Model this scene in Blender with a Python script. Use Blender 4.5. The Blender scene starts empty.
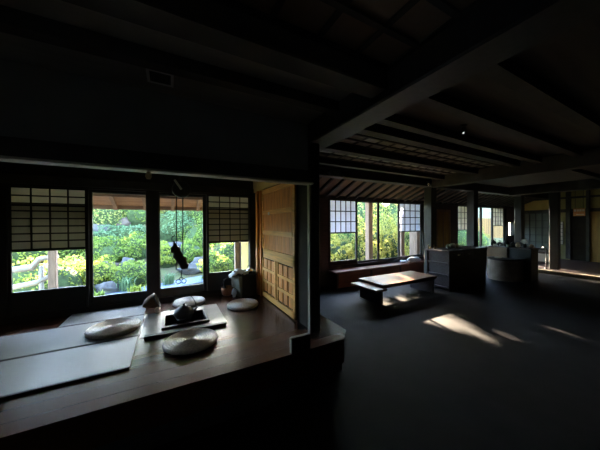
import bpy, math, random
from mathutils import Vector, Matrix
random.seed(7)
C = bpy.context.scene.collection
PI = math.pi

# ------------------------------------------------------------------ materials
def newmat(name):
    m = bpy.data.materials.new(name); m.use_nodes = True
    nt = m.node_tree; nt.nodes.clear()
    out = nt.nodes.new('ShaderNodeOutputMaterial')
    return m, nt, out
def mat(name, col, rough=.5, var=.25, scale=6, stretch=(1,1,1), metal=0, bump=0, spec=.5, col2=None, detail=4):
    m, nt, out = newmat(name)
    b = nt.nodes.new('ShaderNodeBsdfPrincipled')
    b.inputs['Roughness'].default_value = rough; b.inputs['Metallic'].default_value = metal
    b.inputs['Specular IOR Level'].default_value = spec
    nt.links.new(b.outputs[0], out.inputs[0])
    tc = nt.nodes.new('ShaderNodeTexCoord'); mp = nt.nodes.new('ShaderNodeMapping')
    mp.inputs['Scale'].default_value = stretch
    nt.links.new(tc.outputs['Object'], mp.inputs[0])
    n = nt.nodes.new('ShaderNodeTexNoise'); n.inputs['Scale'].default_value = scale; n.inputs['Detail'].default_value = detail
    nt.links.new(mp.outputs[0], n.inputs[0])
    r = nt.nodes.new('ShaderNodeValToRGB')
    c2 = col2 or tuple(c*(1-var) for c in col)
    c1 = col if col2 else tuple(min(1, c*(1+var)) for c in col)
    r.color_ramp.elements[0].color = (*c2, 1); r.color_ramp.elements[1].color = (*c1, 1)
    r.color_ramp.elements[0].position = .3; r.color_ramp.elements[1].position = .7
    nt.links.new(n.outputs[0], r.inputs[0]); nt.links.new(r.outputs[0], b.inputs['Base Color'])
    if bump:
        bm = nt.nodes.new('ShaderNodeBump'); bm.inputs['Strength'].default_value = bump; bm.inputs['Distance'].default_value = .01
        nt.links.new(n.outputs[0], bm.inputs['Height']); nt.links.new(bm.outputs[0], b.inputs['Normal'])
    return m
def leafmat(name, c1, c2, trans=.4):
    m, nt, out = newmat(name)
    g = nt.nodes.new('ShaderNodeNewGeometry')
    r = nt.nodes.new('ShaderNodeValToRGB'); r.color_ramp.elements[0].color = (*c1, 1); r.color_ramp.elements[1].color = (*c2, 1)
    nt.links.new(g.outputs['Random Per Island'], r.inputs[0])
    d = nt.nodes.new('ShaderNodeBsdfDiffuse'); t = nt.nodes.new('ShaderNodeBsdfTranslucent'); mx = nt.nodes.new('ShaderNodeMixShader')
    mx.inputs[0].default_value = trans
    nt.links.new(r.outputs[0], d.inputs[0]); nt.links.new(r.outputs[0], t.inputs[0])
    nt.links.new(d.outputs[0], mx.inputs[1]); nt.links.new(t.outputs[0], mx.inputs[2]); nt.links.new(mx.outputs[0], out.inputs[0])
    return m
def glassmat():
    m, nt, out = newmat('clear window glass')
    t = nt.nodes.new('ShaderNodeBsdfTransparent'); t.inputs[0].default_value = (.97, .98, .97, 1)
    g = nt.nodes.new('ShaderNodeBsdfGlossy'); g.inputs['Roughness'].default_value = .02
    f = nt.nodes.new('ShaderNodeFresnel'); f.inputs[0].default_value = 1.45
    mx = nt.nodes.new('ShaderNodeMixShader')
    ge = nt.nodes.new('ShaderNodeNewGeometry'); om = nt.nodes.new('ShaderNodeMath'); om.operation = 'SUBTRACT'; om.inputs[0].default_value = 1
    nt.links.new(ge.outputs['Backfacing'], om.inputs[1]); mu = nt.nodes.new('ShaderNodeMath'); mu.operation = 'MULTIPLY'
    nt.links.new(f.outputs[0], mu.inputs[0]); nt.links.new(om.outputs[0], mu.inputs[1])
    nt.links.new(mu.outputs[0], mx.inputs[0]); nt.links.new(t.outputs[0], mx.inputs[1]); nt.links.new(g.outputs[0], mx.inputs[2]); nt.links.new(mx.outputs[0], out.inputs[0])
    return m
def papermat(name, col, trans):
    m, nt, out = newmat(name)
    d = nt.nodes.new('ShaderNodeBsdfDiffuse'); t = nt.nodes.new('ShaderNodeBsdfTranslucent'); mx = nt.nodes.new('ShaderNodeMixShader')
    d.inputs[0].default_value = (*col, 1); t.inputs[0].default_value = (*col, 1); mx.inputs[0].default_value = trans
    nt.links.new(d.outputs[0], mx.inputs[1]); nt.links.new(t.outputs[0], mx.inputs[2]); nt.links.new(mx.outputs[0], out.inputs[0])
    return m
def planks(name, col, width, axis, rough=.4, bump=.25, var=.35, spec=.5, grain=(1,14,14), seam=.25):
    """boards laid side by side across `axis` (0/1) with grain and a dark seam"""
    m, nt, out = newmat(name)
    L = nt.links.new
    b = nt.nodes.new('ShaderNodeBsdfPrincipled'); b.inputs['Roughness'].default_value = rough; b.inputs['Specular IOR Level'].default_value = spec
    L(b.outputs[0], out.inputs[0])
    tc = nt.nodes.new('ShaderNodeTexCoord'); sp = nt.nodes.new('ShaderNodeSeparateXYZ'); L(tc.outputs['Object'], sp.inputs[0])
    dv = nt.nodes.new('ShaderNodeMath'); dv.operation = 'DIVIDE'; L(sp.outputs[axis], dv.inputs[0]); dv.inputs[1].default_value = width
    fl = nt.nodes.new('ShaderNodeMath'); fl.operation = 'FLOOR'; L(dv.outputs[0], fl.inputs[0])
    fr = nt.nodes.new('ShaderNodeMath'); fr.operation = 'FRACT'; L(dv.outputs[0], fr.inputs[0])
    wn = nt.nodes.new('ShaderNodeTexWhiteNoise'); wn.noise_dimensions = '1D'; L(fl.outputs[0], wn.inputs['W'])
    mp = nt.nodes.new('ShaderNodeMapping'); mp.inputs['Scale'].default_value = grain; L(tc.outputs['Object'], mp.inputs[0])
    n = nt.nodes.new('ShaderNodeTexNoise'); n.inputs['Scale'].default_value = 3; n.inputs['Detail'].default_value = 5; L(mp.outputs[0], n.inputs[0])
    ad = nt.nodes.new('ShaderNodeMath'); ad.operation = 'ADD'; L(wn.outputs[0], ad.inputs[0]); L(n.outputs[0], ad.inputs[1])
    hf = nt.nodes.new('ShaderNodeMath'); hf.operation = 'MULTIPLY'; L(ad.outputs[0], hf.inputs[0]); hf.inputs[1].default_value = .5
    r = nt.nodes.new('ShaderNodeValToRGB')
    r.color_ramp.elements[0].color = (*[c*(1-var) for c in col], 1); r.color_ramp.elements[1].color = (*[c*(1+var) for c in col], 1)
    r.color_ramp.elements[0].position = .2; r.color_ramp.elements[1].position = .8
    L(hf.outputs[0], r.inputs[0])
    gt = nt.nodes.new('ShaderNodeMath'); gt.operation = 'GREATER_THAN'; L(fr.outputs[0], gt.inputs[0]); gt.inputs[1].default_value = .03
    mx = nt.nodes.new('ShaderNodeMixRGB'); L(gt.outputs[0], mx.inputs[0]); mx.inputs[1].default_value = (*[c*seam for c in col], 1); L(r.outputs[0], mx.inputs[2])
    L(mx.outputs[0], b.inputs['Base Color'])
    a2 = nt.nodes.new('ShaderNodeMath'); a2.operation = 'ADD'; L(n.outputs[0], a2.inputs[0]); L(gt.outputs[0], a2.inputs[1])
    bm = nt.nodes.new('ShaderNodeBump'); bm.inputs['Strength'].default_value = bump; bm.inputs['Distance'].default_value = .004
    L(a2.outputs[0], bm.inputs['Height']); L(bm.outputs[0], b.inputs['Normal'])
    return m

M = {}
M['beam']   = mat('smoke dark timber', (.048,.043,.038), .6, .35, 4, (1,1,1), bump=.2, spec=.3)
M['post']   = mat('worn grey post timber', (.026,.024,.022), .5, .3, 5, (6,6,.6), bump=.15)
M['ltpost'] = mat('pale and light-painted edge timber', (.30,.27,.20), .5, .25, 5, (6,6,.5), bump=.1)
M['plintel']= mat('light-painted lintel edge timber', (.55,.50,.40), .5, .15, 5, (.5,6,6))
M['frame']  = mat('black stained sash timber', (.026,.023,.020), .5, .3, 5, bump=.1, spec=.35)
M['plaster']= mat('sooty dark plaster', (.045,.043,.04), .9, .2, 3, bump=.1, spec=.1)
M['oplast'] = mat('ochre green plaster', (.34,.30,.13), .9, .15, 3, bump=.1, spec=.1)
M['yplast'] = mat('yellow plaster', (.55,.42,.16), .9, .12, 3, spec=.1)
M['owood']  = mat('orange brown board', (.38,.22,.055), .6, .2, 3, (6,6,.6))
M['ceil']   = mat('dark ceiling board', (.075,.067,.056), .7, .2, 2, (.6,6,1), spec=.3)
M['ceill']  = mat('grey brown ceiling board', (.32,.30,.265), .75, .12, 2, (.6,6,1), spec=.2)  # paler than the other ceiling, ambient veil put into the colour
M['lintelw']= mat('grey plaster above lintel', (.20,.19,.175), .9, .12, 3, spec=.1)  # raised above the other plaster to carry the ambient veil as colour
M['ceilr']  = mat('brown ceiling board', (.22,.15,.11), .65, .2, 3, spec=.3)
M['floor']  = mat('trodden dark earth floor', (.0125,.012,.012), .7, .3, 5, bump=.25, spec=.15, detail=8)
M['fwood']  = planks('polished red brown boards', (.062,.026,.014), .14, 1, .22, .05, .16, spec=.3, seam=.6)
M['hwood']  = planks('pale hearth boards', (.10,.09,.075), .12, 1, .3, .05, .2)
M['tatami'] = mat('woven rush', (.105,.122,.122), .45, .12, 40, (1,14,1), bump=.25, spec=.5)  # blue of reflected sky mixed into the rush colour
M['heri']   = mat('black cloth border', (.01,.01,.013), .8, .1)
M['straw']  = mat('plaited straw', (.57,.53,.46), .55, .25, 60, bump=.4, spec=.5)
M['iron']   = mat('black cast iron', (.02,.02,.02), .55, .3, 30, bump=.3, metal=.3)
M['ash']    = mat('grey hearth ash', (.07,.068,.065), .95, .3, 30, bump=.6, spec=.1)
M['black']  = mat('black lacquer', (.012,.012,.012), .6, .1, spec=.3)
M['bronze'] = mat('brown wood of hanger', (.05,.04,.03), .6, .3, 20)
M['copper'] = mat('copper', (.32,.13,.06), .4, .2, 12, metal=.9)
M['basket'] = mat('woven brown straw', (.20,.11,.05), .85, .4, 50, (1,1,5), bump=.6)
M['cream']  = mat('cream ceramic', (.62,.58,.50), .35, .05)
M['white']  = mat('pale cloth', (.62,.66,.70), .8, .08, 12, bump=.3)
M['tan']    = mat('tan wood', (.42,.29,.16), .6, .2, 20)
M['greyp']  = mat('grey screen and light-painted side board', (.11,.115,.09), .6, .1)
M['door']   = mat('golden cedar', (.60,.22,.03), .55, .3, 6, (8,8,.7), bump=.15)
M['doorr']  = mat('pale cedar rail', (.68,.32,.06), .5, .2, 6, (8,.7,8), bump=.1)
M['doord']  = mat('dark slot wood', (.022,.016,.012), .7, .2, spec=.1)
M['table']  = mat('red brown bench wood', (.15,.075,.05), .3, .35, 5, (1,9,9), bump=.08, spec=.6)
M['seat']   = mat('chestnut seat wood', (.20,.09,.055), .28, .3, 5, (1,9,9), bump=.08)
M['counter']= mat('dark counter wood', (.06,.042,.043), .5, .3, 5, (1,6,6), bump=.1)
M['clay']   = mat('plastered clay stove', (.42,.32,.25), .8, .3, 5, bump=.3)
M['board']  = mat('brown back board', (.30,.19,.11), .7, .2, 6)
M['chrome'] = mat('brushed metal', (.7,.7,.68), .25, .05, metal=1)
M['ventm']  = mat('grey painted metal', (.8,.8,.78), .5, .05)
M['glass']  = glassmat()
M['paper']  = papermat('shoji paper', (.66,.645,.57), .45)
M['paperb'] = papermat('bluish shoji paper', (.66,.68,.74), .5)
M['eave']   = mat('reddish eave board', (.40,.23,.15), .75, .25, 4, (1,8,1), spec=.2)
M['eaver']  = mat('weathered rafter', (.30,.19,.14), .8, .2, 5)
M['oldpost']= mat('silvered garden timber', (.30,.20,.14), .8, .3, 6, (5,5,.6), bump=.2)
M['rail']   = mat('bleached railing', (.40,.36,.30), .8, .2, 6, bump=.2)
M['soil']   = mat('mossy soil', (.14,.15,.06), .95, .3, 2.5, bump=.6, spec=.1, col2=(.13,.085,.055))
M['gravel'] = mat('blue grey gravel', (.19,.22,.28), .9, .3, 30, bump=.6, spec=.2)
M['rock']   = mat('grey garden stone', (.12,.11,.10), .85, .3, 4, bump=.6, spec=.2)
M['rockr']  = mat('reddish garden stone', (.12,.088,.066), .85, .3, 4, bump=.6, spec=.2)
M['bark']   = mat('tree bark', (.12,.085,.06), .9, .3, 12, (1,1,.3), bump=.6)
M['leafy']  = leafmat('yellow green leaves', (.20,.27,.04), (.40,.42,.09))
M['leafg']  = leafmat('fresh green leaves', (.12,.20,.035), (.32,.38,.09))
M['leafb']  = leafmat('blue green leaves', (.10,.19,.09), (.24,.33,.17))
M['leafd']  = leafmat('dark tree leaves', (.05,.12,.03), (.16,.26,.06))
M['leafm']  = leafmat('mixed autumn leaves', (.10,.21,.05), (.52,.42,.14))
m_,nt_,o_=newmat('lit lamp face'); e_=nt_.nodes.new('ShaderNodeEmission'); e_.inputs[1].default_value=.12; nt_.links.new(e_.outputs[0],o_.inputs[0]); M['bulb']=m_  # weakly emissive disc drawing a small glint on the lamp head
M['leafs']  = leafmat('sun-brightened yellow leaves', (.27,.29,.045), (.66,.54,.15), .5)  # yellow leaf colour raised to carry the sunlight in the wide window
M['cpale']  = mat('pale board above lattice', (.30,.29,.25), .8, .2, 3, spec=.2)
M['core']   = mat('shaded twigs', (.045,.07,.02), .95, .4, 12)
M['signo']  = mat('orange sign board', (.75,.30,.10), .6, .1)
M['signw']  = mat('sign pale paint', (.85,.78,.66), .6, .1)
M['outpl']  = mat('pale green plaster outside', (.16,.17,.12), .9, .06, 2)
M['outbd']  = planks('weathered yellow boards', (.14,.078,.024), .16, 0, .8, .2, .3, .2)

# ------------------------------------------------------------------ mesh builder
class MB:
    def __init__(s): s.v = []; s.f = []; s.sm = []
    def quadbox(s, P, sm=False):
        o = len(s.v); s.v += [tuple(p) for p in P]
        for q in ((0,3,2,1),(4,5,6,7),(0,1,5,4),(1,2,6,5),(2,3,7,6),(3,0,4,7)):
            s.f.append([o+i for i in q]); s.sm.append(sm)
        return s
    def box(s, x0, x1, y0, y1, z0, z1, b=0):
        if b and min(x1-x0, y1-y0, z1-z0) > 2.5*b:
            # chamfered box
            o = len(s.v); X=(x0,x1); Y=(y0,y1); Z=(z0,z1)
            idx = {}
            for i in (0,1):
                for j in (0,1):
                    for k in (0,1):
                        sx=1-2*i; sy=1-2*j; sz=1-2*k
                        for a in range(3):
                            p=[X[i]+sx*b, Y[j]+sy*b, Z[k]+sz*b]; p[a]=(X[i],Y[j],Z[k])[a]
                            idx[(i,j,k,a)]=len(s.v); s.v.append(tuple(p))
            def F(l): s.f.append(l); s.sm.append(False)
            g=lambda i,j,k,a: idx[(i,j,k,a)]
            for i in (0,1):
                l=[g(i,0,0,0),g(i,1,0,0),g(i,1,1,0),g(i,0,1,0)]; F(l if i else l[::-1])
                l=[g(0,i,0,1),g(0,i,1,1),g(1,i,1,1),g(1,i,0,1)]; F(l if i else l[::-1])
                l=[g(0,0,i,2),g(1,0,i,2),g(1,1,i,2),g(0,1,i,2)]; F(l if i else l[::-1])
            for i in (0,1):
                for j in (0,1):
                    F([g(i,j,0,0),g(i,j,1,0),g(i,j,1,1),g(i,j,0,1)])
                    F([g(i,0,j,0),g(i,1,j,0),g(i,1,j,2),g(i,0,j,2)])
                    F([g(0,i,j,1),g(1,i,j,1),g(1,i,j,2),g(0,i,j,2)])
            for i in (0,1):
                for j in (0,1):
                    for k in (0,1): F([g(i,j,k,0),g(i,j,k,1),g(i,j,k,2)])
            return s
        return s.quadbox([(x0,y0,z0),(x1,y0,z0),(x1,y1,z0),(x0,y1,z0),(x0,y0,z1),(x1,y0,z1),(x1,y1,z1),(x0,y1,z1)])
    def bar(s, p, q, w, h, up=(0,0,1)):
        p=Vector(p); q=Vector(q); d=(q-p).normalized(); u=Vector(up); r=d.cross(u).normalized(); u=r.cross(d)
        a=r*w/2; b=u*h/2
        return s.quadbox([p-a-b,p+a-b,p+a+b,p-a+b,q-a-b,q+a-b,q+a+b,q-a+b])
    def tube(s, pts, rad, n=10, cap=True):
        pts=[Vector(p) for p in pts]; R = rad if isinstance(rad,(list,tuple)) else [rad]*len(pts)
        o=len(s.v); prev=None
        for i,p in enumerate(pts):
            d=(pts[min(i+1,len(pts)-1)]-pts[max(i-1,0)]).normalized()
            if prev is None:
                a=Vector((0,0,1)) if abs(d.z)<.9 else Vector((1,0,0)); prev=d.cross(a).normalized()
            prev=(prev-d*prev.dot(d)).normalized(); b=d.cross(prev)
            for k in range(n):
                t=2*PI*k/n; s.v.append(tuple(p+(prev*math.cos(t)+b*math.sin(t))*R[i]))
        for i in range(len(pts)-1):
            for k in range(n):
                k2=(k+1)%n; s.f.append([o+i*n+k,o+i*n+k2,o+(i+1)*n+k2,o+(i+1)*n+k]); s.sm.append(True)
        if cap:
            s.f.append([o+k for k in range(n)][::-1]); s.sm.append(False)
            s.f.append([o+(len(pts)-1)*n+k for k in range(n)]); s.sm.append(False)
        return s
    def lathe(s, prof, c=(0,0,0), n=32, T=None, sm=True):
        o=len(s.v); c=Vector(c)
        for (r,z) in prof:
            for k in range(n):
                t=2*PI*k/n; p=Vector((r*math.cos(t),r*math.sin(t),z))
                if T: p=T@p
                s.v.append(tuple(p+c))
        m=len(prof)
        for i in range(m-1):
            for k in range(n):
                k2=(k+1)%n; s.f.append([o+i*n+k,o+i*n+k2,o+(i+1)*n+k2,o+(i+1)*n+k]); s.sm.append(sm)
        s.f.append([o+k for k in range(n)][::-1]); s.sm.append(False)
        s.f.append([o+(m-1)*n+k for k in range(n)]); s.sm.append(False)
        return s
    def prism(s, poly, z0, z1):
        o=len(s.v); n=len(poly)
        s.v += [(x,y,z0) for x,y in poly]+[(x,y,z1) for x,y in poly]
        s.f.append([o+i for i in range(n)][::-1]); s.f.append([o+n+i for i in range(n)]); s.sm += [False,False]
        for i in range(n):
            j=(i+1)%n; s.f.append([o+i,o+j,o+n+j,o+n+i]); s.sm.append(False)
        return s
    def blob(s, c, r, seed, amp=.25, n=14, m=9, flat=None):
        rnd=random.Random(seed); ph=[(rnd.uniform(0,6),rnd.uniform(1,3.2),Vector((rnd.gauss(0,1),rnd.gauss(0,1),rnd.gauss(0,1))).normalized()) for _ in range(7)]
        o=len(s.v); c=Vector(c)
        for i in range(m+1):
            th=PI*i/m
            for k in range(n):
                t=2*PI*k/n; d=Vector((math.sin(th)*math.cos(t),math.sin(th)*math.sin(t),math.cos(th)))
                q=1+amp*sum(math.sin(f*3*d.dot(a)+p) for p,f,a in ph)/3
                s.v.append((c.x+r[0]*d.x*q,c.y+r[1]*d.y*q,c.z+r[2]*d.z*q))
        for i in range(m):
            for k in range(n):
                k2=(k+1)%n; s.f.append([o+i*n+k,o+(i+1)*n+k,o+(i+1)*n+k2,o+i*n+k2]); s.sm.append(True)
        return s
    def leaves(s, c, r, n, size, seed, lump=.22, lower=-.35):
        rnd=random.Random(seed); c=Vector(c)
        ph=[(rnd.uniform(0,6),rnd.uniform(1.2,3.0),Vector((rnd.gauss(0,1),rnd.gauss(0,1),rnd.gauss(0,1))).normalized()) for _ in range(8)]
        k=0
        while k<n:
            d=Vector((rnd.gauss(0,1),rnd.gauss(0,1),rnd.gauss(0,1))).normalized()
            if d.z<lower: continue
            q=1+lump*sum(math.sin(f*3*d.dot(a)+p) for p,f,a in ph)/2.5
            q*=1-abs(rnd.gauss(0,.10))
            p=c+Vector((d.x*r[0],d.y*r[1],d.z*r[2]))*q
            nrm=(d+Vector((rnd.gauss(0,1),rnd.gauss(0,1),rnd.gauss(0,1)))*.55).normalized()
            a=nrm.cross(Vector((rnd.gauss(0,1),rnd.gauss(0,1),rnd.gauss(0,1)))).normalized(); b=nrm.cross(a)
            L=size*rnd.uniform(.7,1.3); W=L*.55
            o=len(s.v); s.v += [tuple(p-a*L/2),tuple(p+b*W/2+nrm*L*.08),tuple(p+a*L/2),tuple(p-b*W/2+nrm*L*.08)]
            s.f.append([o,o+1,o+2,o+3]); s.sm.append(False); k+=1
        return s
    def build(s, name, m, parent=None, kind=None):
        me=bpy.data.meshes.new(name); me.from_pydata(s.v,[],s.f); me.update()
        me.polygons.foreach_set('use_smooth', s.sm)
        me.materials.append(M[m] if isinstance(m,str) else m)
        o=bpy.data.objects.new(name,me); C.objects.link(o)
        if parent:
            o.parent=parent
            # shapes are written in world space: pull them into the parent's frame
            P=parent
            off=Vector((0,0,0))
            while P: off+=P.location; P=P.parent
            if off.length: 
                for v in me.vertices: v.co-=off
        if kind: o['kind']=kind
        return o
def tag(o, label=None, cat=None, group=None, kind=None):
    if label: o['label']=label
    if cat: o['category']=cat
    if group: o['group']=group
    if kind: o['kind']=kind
    return o
def thing(name, label, cat, loc=(0,0,0), group=None):
    o=bpy.data.objects.new(name,None); C.objects.link(o); o.location=loc; o.empty_display_size=.1
    return tag(o,label,cat,group)
def struct(name): 
    o=bpy.data.objects.new(name,None); C.objects.link(o); o['kind']='structure'; o.empty_display_size=.1; return o
def rebase(o, loc):
    """give a single-mesh thing its origin at loc"""
    loc=Vector(loc)
    for v in o.data.vertices: v.co-=loc
    o.location=loc; return o
def S(mb, name, m): return mb.build(name, m, kind='structure')

# ------------------------------------------------------------------ room shell
FZ=.40                       # raised floor height
WA=3.97                      # alcove window wall
WB=4.80                      # earth-floored room window wall
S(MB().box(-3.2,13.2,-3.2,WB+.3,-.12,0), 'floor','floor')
# raised timber floor with its hearth opening and its clipped corner at the post
hx0,hx1,hy0,hy1=-.05,.36,2.92,3.27
mb=MB()
mb.box(-1.75,hx0,1.84,WA-.03,.18,FZ).box(hx1,1.34,1.84,WA-.03,.18,FZ).box(hx0,hx1,1.84,hy0,.18,FZ).box(hx0,hx1,hy1,WA-.03,.18,FZ)
mb.prism([(1.34,1.84),(1.45,1.84),(1.60,1.99),(1.60,3.9),(1.34,3.9)],.18,FZ)
S(mb,'floor','fwood')
S(MB().box(-1.75,1.34,1.90,WA-.05,0,.18).box(1.34,1.55,2.0,3.9,0,.18),'floor','plaster')
# walls
S(MB().box(-3.2,-3.0,-3.2,-1.8,0,2.75).box(-3.2,-3.0,0,2.3,0,2.75).box(-3.2,-3.0,-1.8,0,0,.9).box(-3.2,-3.0,-1.8,0,1.9,2.75),'wall_left','plaster')
S(MB().box(-1.9,-1.75,2.12,WA+.1,0,2.75).box(-3.0,-1.75,2.12,2.22,0,2.75),'wall_left','plaster')
S(MB().box(-3.2,13.2,-3.4,-3.2,0,2.75),'wall_front','plaster')
S(MB().box(-1.75,1.30,2.14,2.22,1.96,2.6),'wall_front','lintelw')         # above the lintel
# alcove window wall: solid parts around the openings
S(MB().box(-1.75,-1.62,WA,WA+.1,0,2.6).box(-1.62,1.24,WA,WA+.1,2.02,2.6).box(-1.62,1.24,WA,WA+.1,0,.405),'wall_back','plaster')
# side wall between alcove and earth-floored room
S(MB().box(1.25,1.35,3.55,WB,0,2.7).box(1.25,1.35,2.2,3.55,2.02,2.7),'wall_right','yplast')
# window wall of the earth-floored room
w=MB()
w.box(1.25,3.34,WB,WB+.1,0,2.7).box(3.34,6.9,WB,WB+.1,0,.42).box(3.34,6.9,WB,WB+.1,2.1,2.7).box(6.9,8.62,WB,WB+.1,0,2.7)
w.box(8.62,12.15,WB,WB+.1,0,.5).box(8.62,12.15,WB,WB+.1,2.1,2.7).box(12.15,12.25,WB,WB+.1,0,2.7).box(12.25,12.95,WB,WB+.1,0,.9).box(12.25,12.95,WB,WB+.1,1.52,2.7).box(12.95,13.2,WB,WB+.1,0,2.7)
S(w,'wall_back','counter')
# far wall
S(MB().box(13,13.2,-3.2,WB+.1,0,2.75),'wall_right','oplast')
# ceilings
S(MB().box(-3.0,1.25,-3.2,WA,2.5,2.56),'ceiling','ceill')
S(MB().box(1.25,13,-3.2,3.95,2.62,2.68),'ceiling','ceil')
sl=MB(); sl.quadbox([(1.35,3.95,2.50),(13,3.95,2.50),(13,WB,2.15),(1.35,WB,2.15),(1.35,3.95,2.54),(13,3.95,2.54),(13,WB,2.19),(1.35,WB,2.19)])
S(sl,'ceiling','ceilr')
S(MB().box(-3.3,13.3,-3.4,WA+.1,2.75,2.9).box(1.2,13.3,WA+.1,WB+.1,2.75,2.9),'roof','beam')

# ------------------------------------------------------------------ timbers of the house
def trim(n, mb, m='beam'): return S(mb, f'trim_{n}', m)
lintel=trim(1, MB().box(-1.75,1.25,2.07,2.14,1.90,2.02,.006))                         # lintel over the alcove front
trim(2, MB().box(-1.75,1.25,2.04,2.145,1.882,1.90,.004),'plintel')             # lower edge of the lintel, window light on it put into the colour
trim(3, MB().box(1.245,1.345,2.08,2.17,.0,2.6,.008),'post')                    # corner post
trim(4, MB().box(1.222,1.245,2.085,2.125,FZ,1.90),'ltpost')                       # strip added for the post's bright left face, light put into its colour
trim(5, MB().box(1.24,1.48,-3.2,2.2,2.30,2.62,.012),'post')                     # big beam running over the room
trim(6, MB().box(-3.0,1.25,1.62,1.70,2.42,2.5))                                 # ceiling joist
trim(7, MB().box(-3.0,1.25,1.12,1.27,2.36,2.5,.01))                             # heavier joist
trim(8, MB().box(1.35,13,3.78,3.98,2.39,2.64,.012),'post')                      # long beam
trim(9, MB().box(5.70,5.92,3.78,3.98,0,2.62,.012),'post')                       # posts in a row
trim(10, MB().box(7.64,7.86,3.78,3.98,0,2.62,.012),'post')
trim(11, MB().box(10.60,10.85,3.78,3.98,0,2.62,.012),'post')
trim(12, MB().box(10.0,10.18,2.72,2.92,.0,2.62,.012),'post')
trim(13, MB().box(5.70,5.92,-3.2,3.78,2.36,2.62,.012))
for k,y in enumerate((1.80,1.33,.85,.35,-.2,-.8)):
    trim(14+k, MB().box(1.48,5.70,y-.05,y+.05,2.53,2.62).box(5.92,13,y-.05,y+.05,2.53,2.62))
trim(20, MB().box(9.7,10.0,-3.2,3.78,2.36,2.62,.012))
trim(21, MB().box(-1.75,1.24,WA-.03,WA,1.97,2.08,.006))
trim(22, MB().box(1.35,13,WB-.04,WB,2.08,2.16,.006))
# sloping rafters of the lean-to ceiling
rf=MB(); x=1.45
while x<12.9:
    rf.bar((x,3.96,2.475),(x,WB-.02,2.125),.05,.05); x+=.30
trim(23, rf)
# open lattice under the ceiling, two rows of cells
def lattice(n,x0,x1,y0,y1,nx,ny,z,w=.028):
    L=MB()
    for i in range(nx+1):
        x=x0+(x1-x0)*i/nx; L.box(x-w/2,x+w/2,y0,y1,z,z+.012)
    for j in range(ny+1):
        y=y0+(y1-y0)*j/ny; L.box(x0,x1,y-w/2,y+w/2,z-.004,z+.012)
    trim(n,L)
trim(24, MB().box(1.48,5.62,2.02,2.14,2.52,2.62).box(1.48,5.62,2.70,2.82,2.50,2.62).box(1.48,5.62,3.40,3.5,2.5,2.62))
lattice(25,1.5,5.6,2.16,2.68,16,3,2.59); lattice(26,1.5,5.6,2.84,3.38,16,3,2.59)
S(MB().box(1.49,5.61,2.15,2.69,2.603,2.615).box(1.49,5.61,2.83,3.39,2.603,2.615),'ceiling','cpale')
lattice(27,-.6,1.22,.45,1.1,7,3,2.472,.03)
S(MB().box(-.6,1.22,.45,1.12,2.485,2.4995),'ceiling','ceilr')

# ------------------------------------------------------------------ windows
def frame(mb,x0,x1,z0,z1,y0,y1,st,top,bot):
    mb.box(x0,x0+st,y0,y1,z0,z1,.004).box(x1-st,x1,y0,y1,z0,z1,.004).box(x0+st,x1-st,y0,y1,z1-top,z1,.004).box(x0+st,x1-st,y0,y1,z0,z0+bot,.004)
def sash(root,x0,x1,z0,z1,y,st=.04,top=.04,bot=.15,shoji=None,rows=8,cols=4,paper='paper'):
    """sliding sash: timber frame, clear pane, and a paper half if shoji gives its lower edge"""
    f=MB(); frame(f,x0,x1,z0,z1,y-.016,y+.016,st,top,bot)
    if shoji: f.box(x0+st,x1-st,y-.016,y+.016,shoji-.03,shoji,.003)
    fr=f.build('sash_frame','frame',root)
    g=MB().box(x0+st-.005,x1-st+.005,y-.0015,y+.0015,z0+bot-.005,(shoji-.025 if shoji else z1-top+.005))
    g.build('glass_pane','glass',root)
    if shoji:
        xa,xb,za,zb=x0+st,x1-st,shoji,z1-top
        MB().box(xa,xb,y+.006,y+.0075,za,zb).build('shoji_paper',paper,root)
        l=MB(); w=.019 if paper=='paperb' else .013
        for i in range(1,cols): x=xa+(xb-xa)*i/cols; l.box(x-w/2,x+w/2,y-.008,y+.006,za,zb)
        for j in range(1,rows): z=za+(zb-za)*j/rows; l.box(xa,xb,y-.0085,y+.0055,z-w*.65,z+w*.65)
        if rows==8:   # the lower paper half pushed up behind the upper one
            zc=zb-.2; MB().box(xa,xb,y+.011,y+.0125,za,zc).build('raised_paper',paper,root)
            l.box(xa,xb,y-.01,y+.0065,zc-.012,zc+.012)
            for j in range(6): z=za+(zc-za)*(j+.5)/6; l.box(xa,xb,y+.0085,y+.0105,z-.004,z+.004)
        l.build('shoji_lattice','frame',root)
r1=struct('window_1')
fb=MB().box(-1.62,1.24,WA-.005,WA+.095,.405,.46).box(-1.62,1.24,WA-.005,WA+.095,1.95,2.02).box(-1.64,-1.61,WA-.005,WA+.095,.46,1.95).box(1.215,1.25,WA-.005,WA+.095,.46,1.95)
fb.build('window_frame','frame',r1)
sash(r1,-1.62,-.90,.46,1.96,WA+.03,.035,.03,.27,1.22,8,4)
sash(r1,.505,1.22,.46,1.96,WA+.03,.035,.03,.28,1.23,8,4)
sash(r1,-.93,-.21,.46,1.96,WA+.068,.06,.05,.11)
sash(r1,-.19,.53,.46,1.96,WA+.068,.075,.05,.115)
MB().box(-.285,-.125,WA+.0,WA+.05,.46,1.96,.006).build('meeting_post','frame',r1)
r2=struct('window_2')
fb=MB().box(3.34,6.9,WB-.005,WB+.095,.42,.47).box(3.34,6.9,WB-.005,WB+.095,2.06,2.1).box(3.33,3.39,WB-.005,WB+.095,.47,2.06).box(6.83,6.9,WB-.005,WB+.095,.47,2.06)
fb.build('window_frame','frame',r2)
sash(r2,3.36,4.25,.47,2.08,WB+.03,.05,.03,.11,1.28,3,5,'paperb')
sash(r2,4.22,5.06,.47,2.08,WB+.068,.04,.04,.05)
sash(r2,4.95,5.82,.47,2.08,WB+.030,.06,.04,.05)
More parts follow.
